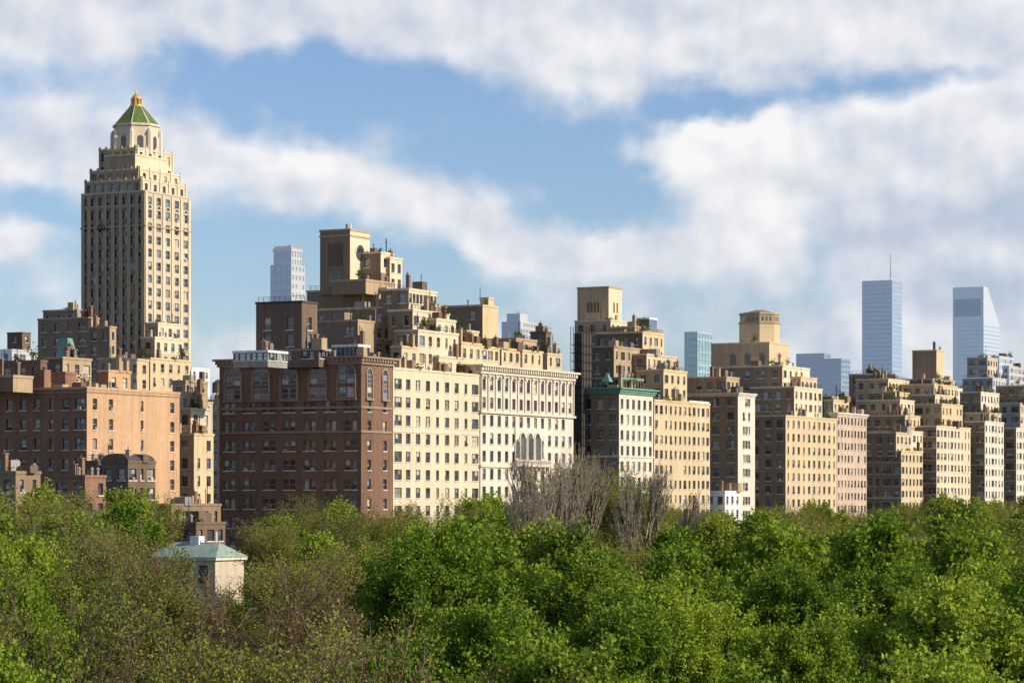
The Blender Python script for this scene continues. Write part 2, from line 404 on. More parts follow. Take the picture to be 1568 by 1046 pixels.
# ---- copper corniced building
mb=MB('copper_cornice_apartment_building')
t=tier(mb,872,948,1000,594,None,0,'limestone','single','single',mN='tan_dark',fh=3.75,nW=6,nN=4,ww=1.6,wh=2.3,par=2.6,cop=None,fm='frame_dark')
z1=t['z1']; cornice(mb,t,'copper',1.2,1.3,False)
band(mb,t,z1-16.6,z1-16.2,.2,'stone_trim'); clutter(mb,t,10,.4)
tier(mb,880,950,985,578,600,3,'brown','pair','pair',par=.7,bs=3,clut=5,green=.4,cop='copper')
for uu in (930,962):
    aa=a_at(uu,4); mb.prism(aa,4,1.5,.1,zz(584,690),zz(570,690),4,'copper',.78)
mb.build()
mb=MB('setback_apartment_building')
t=tier(mb,992,1001.6,1087,612,None,.5,'warm','mixs','blank',fh=3.7,nW=12,ww=1.8,wh=2.1,clut=9,green=.3,ac=.2,fm='frame_dark')
tier(mb,975,1016,1052,566,640,5,'warm','mixs','mixs',mN='tan',clut=6,rl=1)
tier(mb,948,990,1036,542,620,10,'sand','mixs','mixs',mN='tan_dark',clut=7)
tier(mb,912,984,1017,508,620,18,'warm','mixs','mixs',mN='brown',clut=8,rl=1,green=.5)
tier(mb,935,972,1008,500,540,22,'tan','mixs','mixs',mN='tan_dark',clut=5,green=.4)
tier(mb,972,994,1006,487,520,26,'glass_blue','blank','blank',mN='brown',cop='white')
tier(mb,905,940,985,530,620,14,'tan','mixs','mixs',mN='brown',clut=6)
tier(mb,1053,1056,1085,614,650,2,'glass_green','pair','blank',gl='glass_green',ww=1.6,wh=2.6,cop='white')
mb.build()
# scaffolding hoist
mb=MB('scaffolding_tower')
a0=a_at(893,8);a1=a_at(911,8);b1=b_at(874,a0); Y=PY+a0*C+8*S; zt=zz(506,Y)
mb.box(a0+.6,a1-.6,8.6,b1-.6,30,zt-.6,'dark_trim')
nz=int(zt/2.0)
for k in range(nz):
    z=k*2.0
    for bb in (8,b1): mb.box(a0,a1,bb-.06,bb+.06,z,z+.12,'black_metal')
    for aa in (a0,a1): mb.box(aa-.06,aa+.06,8,b1,z+.01,z+.11,'black_metal')
x=a0
while x<=a1+.01: mb.box(x-.06,x+.06,7.93,8.07,0,zt+1,'black_metal'); x+=(a1-a0)/4
x=8
while x<=b1+.01: mb.box(a0-.07,a0+.07,x-.06,x+.06,0,zt+1,'black_metal'); x+=(b1-8)/5
mb.build()
# ---- slender tower behind
mb=MB('square_tower_building')
t=tier(mb,884,932,952,439,620,70,'cream','blank','blank',mN='tan',cop='tan')
fc=Face(mb,'N',t['a0'],t['b0']);W=t['b1']-t['b0']
for k in range(4): fc.box(W*.3+k*1.1,W*.3+k*1.1+.7,t['z1']-7.5,t['z1']-4.5,-.05,.06,'brown')
for z in (9.5,13.5):
    for k in range(2): fc.box(W*.4+k*1.6,W*.4+k*1.6+1,t['z1']-z-1.8,t['z1']-z,-.05,.06,'glass')
fc=Face(mb,'W',t['a0'],t['b0']);W=t['a1']-t['a0']
for k in range(2): fc.box(W*.35+k*2.2,W*.35+k*2.2+1,t['z1']-7.5,t['z1']-4.5,-.05,.06,'brown')
for z in (9.5,13.5): fc.box(W*.4,W*.4+1.2,t['z1']-z-1.8,t['z1']-z,-.05,.06,'glass')
tier(mb,880,935,965,490,620,66,'cream','mixs','mixs',mN='tan',clut=5)
mb.build()
# ---- narrow building
mb=MB('narrow_apartment_building')
t=tier(mb,1040,1130,1156,602,None,0,'limestone','trip','single',mN='tan_dark',fh=3.7,nW=1,nN=4,ww=1.9,clut=7,gap=.1,ac=.2)
cornice(mb,t,'stone_trim',.5,.8,False)
tier(mb,1030,1112,1132,577,620,6,'tan','mixs','mixs',mN='tan_dark',clut=6,miss=.4)
mb.build()
mb=MB('glass_infill_building')
tier(mb,1060,1092,1100,672,None,12,'grey','single','single',gl='glass_blue',fh=3.2,wh=2.2,ww=2)
tier(mb,1080,1110,1133,752,None,-2,'white','single','single',clut=4,green=.6)
mb.build()
# ---- octagonal tower block
mb=MB('octagon_tower_apartment_building')
t=tier(mb,1150,1203,1281,636,None,0,'warm','mixs','mixs',mN='tan_dark',fh=3.6,nW=10,ww=1.7,wh=2.1,clut=10,green=.35,ac=.2,fm='frame_dark')
tier(mb,1150,1216,1259,592,650,6,'cream','mixs','mixs',mN='tan_dark',clut=8,rl=1)
tier(mb,1091,1198,1240,560,650,12,'cream','mixs','mixs',mN='tan_dark',clut=9,bs=4)
tier(mb,1150,1226,1251,577,650,9,'warm','mixs','mixs',mN='tan',clut=4)
t=tier(mb,1089,1178,1208,524,620,24,'warm','blank','blank',mN='tan',clut=4)
for k,W in (('N',t['b1']-t['b0']),('W',t['a1']-t['a0'])):
    fc=Face(mb,k,t['a0'],t['b0']); n=3 if k=='N' else 1
    for i in range(n):
        x=W*(i+.5)/n if n==1 else W*(.12+.25*i); fc.arch(x,t['z1']-4,1.0,'glass','tan',.4,.04); fc.box(x-.9,x+.9,t['z1']-6.4,t['z1']-4,-.05,.04,'glass')
band(mb,t,t['z1']-9.4,t['z1']-9,.2,'tan')
aa=a_at(1163,31); Y=PY+aa*C+31*S; r=31/F*Y
bb=31
mb.prism(aa,bb,r,r,zz(560,Y),zz(497,Y),8,'warm',math.pi/8); mb.prism(aa,bb,r*1.04,r*1.04,zz(497,Y),zz(494,Y),8,'tan',math.pi/8)
mb.prism(aa,bb,r*.97,r*.97,zz(495,Y),zz(483,Y),8,'tan',math.pi/8); mb.prism(aa,bb,r*1.02,r*1.0,zz(483,Y),zz(480,Y),8,'tan',math.pi/8)
mb.prism(aa,bb,r*.8,r*.2,zz(480,Y),zz(475,Y),8,'tan_dark',math.pi/8)
for k in range(8):
    for j in (-1,0,1):
        th=math.pi*2*k/8; ap=r*.97*math.cos(math.pi/8)+.03
        cx,cy=aa+ap*math.cos(th),bb+ap*math.sin(th); tx,ty=-math.sin(th),math.cos(th)
        cx+=tx*j*1.25; cy+=ty*j*1.25
        mb.poly([(cx-tx*.35,cy-ty*.35,zz(493,Y)),(cx+tx*.35,cy+ty*.35,zz(493,Y)),(cx+tx*.35,cy+ty*.35,zz(486,Y)),(cx-tx*.35,cy-ty*.35,zz(486,Y))],'glass')
mb.build()
mb=MB('pink_brick_apartment_building')
t=tier(mb,1272,1281.6,1327,632,None,.4,'pink','single','blank',fh=3.6,nW=9,ww=1.4,wh=2.0,clut=9,green=.4,fm='frame_dark')
cornice(mb,t,'stone_trim',.6,1.0)
tier(mb,1262,1276,1300,612,650,6,'warm','mixs','mixs',mN='copper',clut=6,green=.5)
mb.build()
def terraced(name,spec,mats):
    mb=MB(name)
    for i,q in enumerate(spec):
        m,mn=mats[i%len(mats)]
        t=tier(mb,*q,m,'mixs','mixs',mN=mn,clut=12 if i else 5,green=.6,rl=(i%2),fh=3.6,ww=1.6,ac=.2)
        if i==0: band(mb,t,t['z1']-14.4,t['z1']-14.1,.15,'stone_trim')
    mb.build()
terraced('garden_terrace_apartment_building',[(1322,1380,1413,690,None,0),(1328,1392,1413,660,700,3),(1322,1372,1396,662,700,1.5),(1318,1386,1409,636,700,7),(1312,1378,1400,612,700,12),(1300,1352,1358,572,700,30),(1330,1371,1408,600,700,22),(1310,1360,1392,580,640,26)],[('warm','tan_dark'),('cream','tan'),('sand','tan_dark')])
terraced('corner_terrace_apartment_building',[(1405,1434,1486,652,None,0),(1400,1442,1474,618,670,5),(1392,1432,1462,604,670,9),(1380,1430,1466,588,670,14)],[('cream','tan_dark'),('warm','tan')])
mb=MB('penthouse_tower_building')
t=tier(mb,1397,1434,1446,536,700,40,'warm','blank','blank',mN='tan_dark',clut=3)
tier(mb,1375,1428,1462,580,700,36,'sand','mixs','mixs',mN='tan_dark',clut=9,green=.5)
mb.build()
terraced('white_brick_apartment_building',[(1478,1508,1537,645,None,0),(1478,1515,1533,632,660,4),(1470,1502,1530,600,660,20)],[('limestone','tan_dark'),('sand','grey')])
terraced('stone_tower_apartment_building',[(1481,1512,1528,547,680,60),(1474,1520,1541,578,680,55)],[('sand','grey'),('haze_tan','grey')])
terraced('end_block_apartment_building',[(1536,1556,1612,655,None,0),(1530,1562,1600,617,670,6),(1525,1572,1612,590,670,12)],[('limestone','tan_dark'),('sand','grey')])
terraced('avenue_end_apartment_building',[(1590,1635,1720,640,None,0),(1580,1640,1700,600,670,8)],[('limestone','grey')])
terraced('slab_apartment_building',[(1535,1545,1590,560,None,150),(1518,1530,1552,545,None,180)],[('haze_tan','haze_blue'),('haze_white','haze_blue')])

# ---- left: orange brick
mb=MB('orange_brick_apartment_building')
t=tier(mb,-60,133,275,593,None,20,'brick_orange','mixs','mixs',mN='brick_red',fh=3.7,nW=6,nN=9,ww=1.4,par=2,clut=10,green=.2,miss=.12,ac=.25)
band(mb,t,t['z1']-1.0,t['z1']-.7,.1,'brick_band')
mb.box(t['a0']+.5,t['a0']+2.5,30,32.5,t['z1']-.5,t['z1']+3.5,'brick_red')
tier(mb,60,100,117,570,600,32,'brick_red','blank','blank'); tier(mb,150,166,200,567,600,34,'brick_orange','single','blank',mN='brick_red',clut=5)
tier(mb,-40,62,72,552,600,44,'brown','mixs','mixs',clut=6); tier(mb,60,96,140,547,600,50,'tan','mixs','mixs',mN='brown',clut=7)
tier(mb,-60,20,50,575,600,30,'tan','mixs','mixs',mN='brick_red',clut=6)
mb.build()
mb=MB('tan_brick_apartment_building')
tier(mb,268,276,314,600,None,26,'tan','mixs','blank',fh=3.5,clut=6,green=.3)
tier(mb,268,297,327,664,None,21.5,'warm','mixs','mixs',mN='tan',fh=3.5,clut=6,green=.5)
tier(mb,268,292,323,625,None,24,'sand','mixs','mixs',mN='tan',fh=3.5,clut=5,green=.5)
tier(mb,264,284,318,583,640,32,'tan','single','single',clut=4)
mb.build()
mb=MB('copper_roof_house')
t=tier(mb,83,103,121,548,640,70,'tan','single','single')
ca=(t['a0']+t['a1'])/2;cb=(t['b0']+t['b1'])/2; mb.prism(ca,cb,(t['b1']-t['b0'])*.72,1.2,t['z1'],zz(517,t['Y']),4,'copper',math.pi/4)
mb.build()
mb=MB('hotel_wing_building')
tier(mb,58,136,152,486,640,124,'tan','mixs','mixs',mN='tan_dark',clut=8,fh=3.6,bs=4)
tier(mb,66,118,126,474,500,128,'tan','blank','single',mN='tan_dark',clut=5,bs=4)
tier(mb,120,168,178,500,640,118,'tan','mixs','mixs',mN='tan_dark',clut=5)
tier(mb,150,185,228,548,640,92,'warm','mixs','mixs',mN='tan',clut=5)
tier(mb,200,230,292,548,None,104,'warm','mixs','mixs',mN='tan',clut=7,green=.4,rl=1)
tier(mb,216,237,281,516,None,112,'cream','single','mixs',mN='tan',clut=6)
tier(mb,222,242,279,494,560,116,'cream','single','mixs',mN='tan',clut=4)
mb.build()

# ---- the tall hotel tower with green pyramid roof
mb=MB('hotel_tower')
B0=130
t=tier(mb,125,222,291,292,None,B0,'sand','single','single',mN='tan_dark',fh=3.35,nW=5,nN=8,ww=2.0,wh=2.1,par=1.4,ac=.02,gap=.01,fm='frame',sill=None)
for k,W,n in (('W',t['a1']-t['a0'],5),('N',t['b1']-t['b0'],8)):
    fc=Face(mb,k,t['a0'],t['b0']); mm='cream' if k=='W' else 'tan'  # north piers and wall coloured darker, shade painted into the stone
    for i in range(n+1):
        x=i*W/n
        if i in (0,n): x0,x1=(0.02,1.0) if i==0 else (W-1.0,W-.02)
        else: x0,x1=x-.5,x+.5
        fc.box(x0,x1,20,t['z1']-.5,-.05,.25,mm)
    for i in range(n): fc.arch((i+.5)*W/n,t['z1']-4.3,.75,'glass','stone_trim',.2,.02)
for zb in (9,): band(mb,t,t['z1']-zb-.15,t['z1']-zb+.2,.3,'tan')
fc=Face(mb,'N',t['a0'],t['b0']); W=t['b1']-t['b0']
fc.box(W*.60,W*.72,t['z1']-9.6,t['z1']-9.3,-.05,1.1,'dark_trim')
for k in range(8): fc.box(W*.60+k*W*.12/7.5,W*.60+k*W*.12/7.5+.08,t['z1']-9.4,t['z1']-8.3,.95,1.03,'dark_trim')
def piers(t,n1,n2,mw,mn,z0):
    for k,W,n,mm in (('W',t['a1']-t['a0'],n1,mw),('N',t['b1']-t['b0'],n2,mn)):
        fc=Face(mb,k,t['a0'],t['b0'])
        for i in range(n+1):
            x=min(max(i*W/n,.35),W-.35); fc.box(x-.3,x+.3,z0,t['z1']+.6,-.05,.3,mm)
t2=tier(mb,130,217,285,274,300,B0+1.2,'cream','single','single',mN='tan',fh=3.3,nW=5,nN=7,ww=1.4,par=1,ac=0); piers(t2,5,7,'cream','tan',t2['z1']-4)
t3=tier(mb,138,213,277,258,300,B0+2.6,'cream','single','single',mN='tan',fh=3.3,nW=4,nN=6,ww=1.4,par=1,ac=0); piers(t3,4,6,'cream','tan',t3['z1']-4)
t4=tier(mb,152,209,265,226,300,B0+5,'cream','single','single',mN='tan',fh=3.6,nW=4,nN=5,ww=1.3,wh=2.3,par=1,ac=0); piers(t4,4,5,'cream','tan',t4['z1']-7)
t5=tier(mb,160,207,257,236,300,B0+4,'cream','blank','blank',mN='tan')
ca=(t4['a0']+t4['a1'])/2; cb=(t4['b0']+t4['b1'])/2; X,Y=world(ca,cb); mpp=Y/F
R=35*mpp
mb.prism(ca,cb,R*1.05,R*1.05,zz(240,Y),zz(212,Y),8,'cream',math.pi/8)
mb.prism(ca,cb,R,R,zz(212,Y),zz(196,Y),8,'cream',math.pi/8); mb.prism(ca,cb,R*1.06,R*1.06,zz(196,Y),zz(192.5,Y),8,'stone_trim',math.pi/8)
for k in range(8):
    th=math.pi*2*k/8; ap=R*1.05*math.cos(math.pi/8)+.05; cx,cy=ca+ap*math.cos(th),cb+ap*math.sin(th); tx,ty=-math.sin(th),math.cos(th)
    pts=[(cx-tx*.8,cy-ty*.8,zz(238,Y)),(cx+tx*.8,cy+ty*.8,zz(238,Y))]+[(cx+tx*.8*math.cos(q),cy+ty*.8*math.cos(q),zz(216,Y)+.8*math.sin(q)) for q in [math.pi*i/8 for i in range(9)]]
    mb.poly(pts,'glass')
    th+=math.pi/8; px,py=ca+R*1.05*math.cos(th),cb+R*1.05*math.sin(th)
    mb.prism(px,py,.7,.6,zz(240,Y),zz(205,Y),6,'stone_trim'); mb.prism(px,py,.6,.1,zz(205,Y),zz(200,Y),6,'stone_trim')
prof=[(35,192.6),(28,184.5),(21,176),(15,169),(9.5,163)]
for (r0,v0),(r1,v1) in zip(prof,prof[1:]):
    mb.prism(ca,cb,r0*mpp,r1*mpp,zz(v0,Y),zz(v1,Y),8,'copper_roof',math.pi/8,False)
    for k in range(8):
        th=math.pi/8+math.pi*2*k/8
        p=lambda r,v,d:(ca+r*mpp*math.cos(th+d),cb+r*mpp*math.sin(th+d),zz(v,Y)+.12)
        mb.poly([p(r0,v0,-.03),p(r0,v0,.03),p(r1,v1,.04),p(r1,v1,-.04)],'stone_trim')
for (r0,r1,v0,v1,m,n) in ((10,10,164,161.5,'gold',12),(6,6,162,152,'cream',8),(8.5,8.5,152.5,151,'gold',12),(7.5,5.5,151,148,'gold',12),(5.5,2.4,148,145,'gold',12),(2.6,2.2,145,143.5,'gold',8),(1.3,.8,143.5,137.5,'gold',6)):
    mb.prism(ca,cb,r0*mpp,r1*mpp,zz(v0,Y),zz(v1,Y),n,m,math.pi/8)
for k in range(8):
    th=math.pi*2*k/8+math.pi/8; mb.prism(ca+7.5*mpp*math.cos(th),cb+7.5*mpp*math.sin(th),.25,.25,zz(162,Y),zz(152,Y),6,'gold')
mb.build()

# ---- distant towers
def dtower(name,tiers):
    mb=MB(name)
    for (q,m,mn,o) in tiers: t=tier(mb,*q,m,o.pop('w','single'),o.pop('n','single'),mN=mn,ac=0,**o)
    return mb,t
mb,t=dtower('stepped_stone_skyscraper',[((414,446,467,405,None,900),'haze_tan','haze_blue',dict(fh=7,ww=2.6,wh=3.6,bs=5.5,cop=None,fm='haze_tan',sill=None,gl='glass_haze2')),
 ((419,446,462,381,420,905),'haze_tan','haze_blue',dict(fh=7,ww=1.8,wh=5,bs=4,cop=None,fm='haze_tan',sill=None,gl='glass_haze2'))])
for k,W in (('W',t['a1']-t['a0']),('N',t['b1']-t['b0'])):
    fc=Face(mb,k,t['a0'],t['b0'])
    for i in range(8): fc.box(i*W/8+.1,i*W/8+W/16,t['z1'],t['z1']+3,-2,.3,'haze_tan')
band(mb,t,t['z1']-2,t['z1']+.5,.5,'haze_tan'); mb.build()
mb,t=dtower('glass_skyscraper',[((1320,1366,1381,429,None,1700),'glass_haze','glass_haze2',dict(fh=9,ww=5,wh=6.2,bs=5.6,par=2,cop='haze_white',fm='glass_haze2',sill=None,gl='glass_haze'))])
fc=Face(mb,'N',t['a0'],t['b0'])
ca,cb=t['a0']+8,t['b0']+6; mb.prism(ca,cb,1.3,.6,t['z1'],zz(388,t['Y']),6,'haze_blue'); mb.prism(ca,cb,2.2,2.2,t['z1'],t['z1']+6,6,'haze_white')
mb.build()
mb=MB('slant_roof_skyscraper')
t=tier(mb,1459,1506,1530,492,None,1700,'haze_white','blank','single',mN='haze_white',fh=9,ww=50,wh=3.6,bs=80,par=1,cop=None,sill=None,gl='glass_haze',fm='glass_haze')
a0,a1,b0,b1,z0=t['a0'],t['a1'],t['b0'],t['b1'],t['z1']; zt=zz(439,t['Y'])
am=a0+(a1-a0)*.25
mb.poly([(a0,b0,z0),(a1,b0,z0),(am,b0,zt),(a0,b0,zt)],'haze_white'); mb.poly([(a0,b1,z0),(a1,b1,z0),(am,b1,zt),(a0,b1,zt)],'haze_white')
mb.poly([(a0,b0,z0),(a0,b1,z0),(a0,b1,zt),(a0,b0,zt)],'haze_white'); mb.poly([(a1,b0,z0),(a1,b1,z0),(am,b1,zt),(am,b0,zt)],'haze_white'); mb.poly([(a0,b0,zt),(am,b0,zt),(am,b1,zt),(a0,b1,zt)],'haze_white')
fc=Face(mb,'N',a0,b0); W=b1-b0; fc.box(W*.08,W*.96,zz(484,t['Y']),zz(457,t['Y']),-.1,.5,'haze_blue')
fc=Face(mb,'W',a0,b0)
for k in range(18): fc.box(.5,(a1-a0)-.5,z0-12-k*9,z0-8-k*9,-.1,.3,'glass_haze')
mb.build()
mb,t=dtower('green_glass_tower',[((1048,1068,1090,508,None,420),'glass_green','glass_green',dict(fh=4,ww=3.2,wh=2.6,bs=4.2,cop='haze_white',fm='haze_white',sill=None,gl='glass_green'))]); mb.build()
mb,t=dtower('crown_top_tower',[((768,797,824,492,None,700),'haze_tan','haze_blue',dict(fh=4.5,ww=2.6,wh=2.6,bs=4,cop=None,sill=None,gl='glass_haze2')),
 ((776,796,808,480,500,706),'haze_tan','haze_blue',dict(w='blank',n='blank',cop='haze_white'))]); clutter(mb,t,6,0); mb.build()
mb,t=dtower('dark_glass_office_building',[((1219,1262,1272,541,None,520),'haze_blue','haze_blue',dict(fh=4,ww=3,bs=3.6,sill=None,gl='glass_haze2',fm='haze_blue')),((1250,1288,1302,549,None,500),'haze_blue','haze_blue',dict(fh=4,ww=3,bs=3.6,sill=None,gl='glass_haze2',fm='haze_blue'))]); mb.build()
mb,t=dtower('white_slab_building',[((285,293,321,563,None,260),'white','grey',dict(fh=3.5))]); mb.build()
mb,t=dtower('dark_brick_tower',[((11,34,47,509,None,300),'brown','brown',dict(fh=4,bs=5)),((0,18,56,535,None,240),'haze_tan','haze_blue',dict(fh=4,bs=4))]); mb.build()
# generic blocks filling the city behind
sk_u=[-60,0,60,125,330,500,640,870,905,1040,1100,1250,1310,1400,1480,1568,1700]
sk_v=[565,565,580,600,600,560,545,590,590,600,590,590,600,590,590,575,570]
u=-70; i=0
while u<1700:
    w=rnd.uniform(35,75); vt=np.interp(u+w/2,sk_u,sk_v)+rnd.uniform(0,34); b=rnd.uniform(75,260)
    mb=MB('city_block_building')
    tier(mb,u-8,u+w*.55,u+w,vt,None,b,rnd.choice(['warm','cream','tan','limestone','sand','pink']),'mixs','mixs',mN=rnd.choice(['tan','tan_dark','brown']),clut=10,green=.25,fh=3.6,bs=3.8,par=1.2,rl=1)
    if rnd.random()<.3:
        a=a_at(u+w*.6,b+6); tank(mb,a,b+8,zz(vt,PY+a*C+b*S),1.9,3)
    mb.build(); u+=w*.7; i+=1

# ---- low buildings, front left
mb=MB('low_dark_townhouse')
t=tier(mb,155,196,238,706,None,2,'brown','mixs','single',clut=3)
fc=Face(mb,'N',t['a0'],t['b0']); n=14; W=t['b1']-t['b0']; r=W*.5; hh=1.3
prev=None
for i in range(n+1):
    q=math.pi*i/n; x=W*.5-r*math.cos(q)*.98; z=t['z1']+.1+hh*math.sin(q)
    if prev:
        mb.poly([(t['a0']+.05,t['b0']+prev[0],prev[1]),(t['a1']-.05,t['b0']+prev[0],prev[1]),(t['a1']-.05,t['b0']+x,z),(t['a0']+.05,t['b0']+x,z)],'dark_trim')
    prev=(x,z)
mb.poly([(t['a0']+.05,t['b0']+W*.5-r*.98*math.cos(math.pi*i/n),t['z1']+.1+hh*math.sin(math.pi*i/n)) for i in range(n+1)],'brown')
mb.build()
mb=MB('low_brick_townhouse')
tier(mb,82,130,162,728,None,-2,'brick_red','mixs','mixs',clut=6,green=0); tier(mb,118,150,205,706,None,10,'brown','mixs','mixs',mN='brown',clut=7,green=.1,rl=1)
tier(mb,-30,24,62,722,None,-4,'tan_dark','mixs','mixs',mN='tan_dark',clut=8,green=.2)
mb.build()
mb=MB('low_cross_street_house')
tier(mb,225,262,338,772,None,8,'tan_dark','mixs','mixs',mN='brown',clut=8,green=.2); tier(mb,225,300,345,800,None,-6,'brown','mixs','mixs',clut=6)
mb.build()
# park museum pavilion with copper roof
mb=MB('museum_pavilion')
Yp=330; x=(302-U0)/F*Yp; pa,pb=ab(x,Yp)
zr=zz(830,Yp); ze=zz(852,Yp); L_=4.4; D_=3.0
mb.box(pa-D_,pa+D_,pb-L_,pb+L_,0,ze,'sand')
def hip(o,z0,z1,m,rl):
    A=[(pa-D_-o,pb-L_-o,z0),(pa+D_+o,pb-L_-o,z0),(pa+D_+o,pb+L_+o,z0),(pa-D_-o,pb+L_+o,z0)]
    r0=(pa,pb-rl,z1); r1=(pa,pb+rl,z1)
    mb.poly([A[0],A[1],r0],m); mb.poly([A[1],A[2],r1,r0],m); mb.poly([A[2],A[3],r1],m); mb.poly([A[3],A[0],r0,r1],m)
hip(.4,ze,zr,'copper_pale',3.0)
mb.box(pa-D_-.3,pa+D_+.3,pb-L_-.3,pb+L_+.3,ze-.35,ze-.02,'stone_trim')
mb.box(pa-.6,pa+.6,pb-.6,pb+.6,zr-.3,zr+.7,'white'); mb.prism(pa,pb-2.6,.12,.12,zr-.5,zr+1.2,6,'white')
fc=Face(mb,'N',pa-D_,pb-L_)
for k in range(3): fc.box(1+k*2.7,2.2+k*2.7,ze-3,ze-.9,-.05,.04,'glass')
mb.build()

# ---------------------------------------------------------------- ground, road
def sheet(name,a0,a1,b0,b1,z,m,th=None):
    mb=MB(name)
    if th: mb.box(a0,a1,b0,b1,z-th,z,m)
    else: mb.poly([(a0,b0,z),(a1,b0,z),(a1,b1,z),(a0,b1,z)],m)
    return mb.build()
wall('soil_grass',(.05,.065,.025),.5,1,0); wall('asphalt',(.05,.05,.052),.2,.9,0); wall('paving',(.32,.31,.29),.2,.9,0); wall('road_paint',(.75,.75,.72),.1,.7,0)
sheet('ground',-9000,14000,-9000,14000,0,'soil_grass')
sheet('avenue_road',-400,1500,-17,-5,.004,'asphalt')
sheet('pavement',-400,1500,-4.9,-.1,.13,'paving',.13); sheet('pavement',-400,1500,-22,-17.1,.13,'paving',.13)
mb=MB('lane_markings')
for k in range(120):
    for bb in (-9,-13): mb.box(-300+k*9,-297+k*9,bb-.06,bb+.06,.005,.008,'road_paint')
mb.build()
mb=MB('park_wall')
mb.box(-400,1500,-23.2,-22.6,0,1.3,'tan_dark'); mb.box(-400,1500,-23.35,-22.45,1.3,1.45,'grey'); mb.build()

# ================================================================ TREES
def tube(V,Fc,M,pts,rad,n,mi):
    pts=[Vector(p) for p in pts]; base=len(V)
    for i,p in enumerate(pts):
        d=(pts[min(i+1,len(pts)-1)]-pts[max(i-1,0)]).normalized()
        x=d.cross(Vector((.3,.9,.2)))
        if x.length<.05: x=d.cross(Vector((1,0,0)))
        x.normalize(); y=d.cross(x)
        for j in range(n):
            t=2*math.pi*j/n; V.append(tuple(p+(x*math.cos(t)+y*math.sin(t))*rad[i]))
    for i in range(len(pts)-1):
        for j in range(n):
            j2=(j+1)%n; Fc.append((base+i*n+j,base+i*n+j2,base+(i+1)*n+j2,base+(i+1)*n+j)); M.append(mi)
def leaves(rs,cent,per,spread,size,updir=.5):
    n=len(cent)*per
    c=np.repeat(cent,per,axis=0)+rs.normal(size=(n,3))*np.array(spread)
    t=rs.normal(size=(n,3)); t[:,2]-=.3; t/=np.linalg.norm(t,axis=1)[:,None]
    nn=rs.normal(size=(n,3)); nn[:,2]+=updir*2; s=np.cross(t,nn); s/=np.linalg.norm(s,axis=1)[:,None]+1e-6
    L=(size*rs.uniform(.6,1.3,n))[:,None]
    q=np.stack([c,c+t*L*.45+s*L*.42,c+t*L,c+t*L*.45-s*L*.42],axis=1).reshape(-1,3)
    return q
def finish(name,V,Fc,M,Q,mats):
    V=np.array(V,dtype=np.float32).reshape(-1,3); nb=len(V); nf=len(Fc); nq=len(Q)//4
    allv=np.concatenate([V,Q.astype(np.float32)]) if nq else V
    me=bpy.data.meshes.new(name)
    me.vertices.add(len(allv)); me.vertices.foreach_set('co',allv.ravel())
    idx=np.concatenate([np.array(Fc,dtype=np.int32).ravel(),np.arange(nb,nb+nq*4,dtype=np.int32)])
    me.loops.add(len(idx)); me.loops.foreach_set('vertex_index',idx)
    me.polygons.add(nf+nq); me.polygons.foreach_set('loop_start',np.arange(0,(nf+nq)*4,4,dtype=np.int32))
    for m in mats: me.materials.append(MATS[m])
    me.polygons.foreach_set('material_index',np.concatenate([np.array(M,dtype=np.int32),np.ones(nq,dtype=np.int32)]))
    me.update(calc_edges=True); return me
H0=17.0
def leafy(seed,nspray,per,size,R=5.6,leaf='leaf_green',spr=.20,nl=22,k_=5,slen=1.5):
    rs=np.random.RandomState(seed); rr=random.Random(seed)
    V=[];Fc=[];M=[]
    cz=H0-6.4; lob=[]
    for i in range(nl):
        d=rs.normal(size=3); d/=np.linalg.norm(d); d[2]=d[2]*.8+.25
        f=rr.uniform(.55,1.0); r=rr.uniform(.8,1.7)
        taper=1.0-.35*max(0,d[2])
        p=np.array([d[0]*(R-r*.7)*f*1.05*taper,d[1]*(R-r*.7)*f*1.05*taper,cz+d[2]*(5.8-r*.7)*f*1.05]); lob.append((p,r))
    lob.append((np.array([rr.uniform(-1,1),rr.uniform(-1,1),H0-2.6]),1.4))
    w=np.array([r**2 for _,r in lob]); w/=w.sum()
    ch=rs.choice(len(lob),nspray,p=w); P=np.array([l[0] for l in lob])[ch]; Rr=np.array([l[1] for l in lob])[ch]
    d=rs.normal(size=(nspray,3)); d/=np.linalg.norm(d,axis=1)[:,None]; d[:,2]=d[:,2]*.9+.15
    base=P+d*(Rr*rs.uniform(.35,.95,nspray))[:,None]
    sd_=d+rs.normal(size=(nspray,3))*.35; sd_[:,2]+=.55; sd_/=np.linalg.norm(sd_,axis=1)[:,None]
    ln=slen*rs.uniform(.45,1.15,nspray)
    cent=np.concatenate([base+sd_*(ln*(j/(k_-1.0)))[:,None] for j in range(k_)])
    tube(V,Fc,M,[(0,0,-.2),(.1,0,2.5),(0,0,5.5),(0.2,.1,H0*.6)],[.42,.34,.28,.14],7,0)
    for p,r in lob:
        st=Vector((0,0,rr.uniform(4.5,8))); e=Vector(p); mid=(st+e)/2+Vector((rr.uniform(-.5,.5),rr.uniform(-.5,.5),-.5))
        tube(V,Fc,M,[st,mid,e],[.16,.11,.05],4,0)
    for i in range(0,nspray,2):
        st=Vector(P[i]); m=Vector(base[i]); e=m+Vector(sd_[i])*(ln[i]*1.12); tube(V,Fc,M,[st,m,e],[.045,.03,.01],3,0)
    Q=leaves(rs,cent,per,(spr,spr,spr*.8),size)
    return finish('leafy_tree_mesh',V,Fc,M,Q,['bark',leaf])
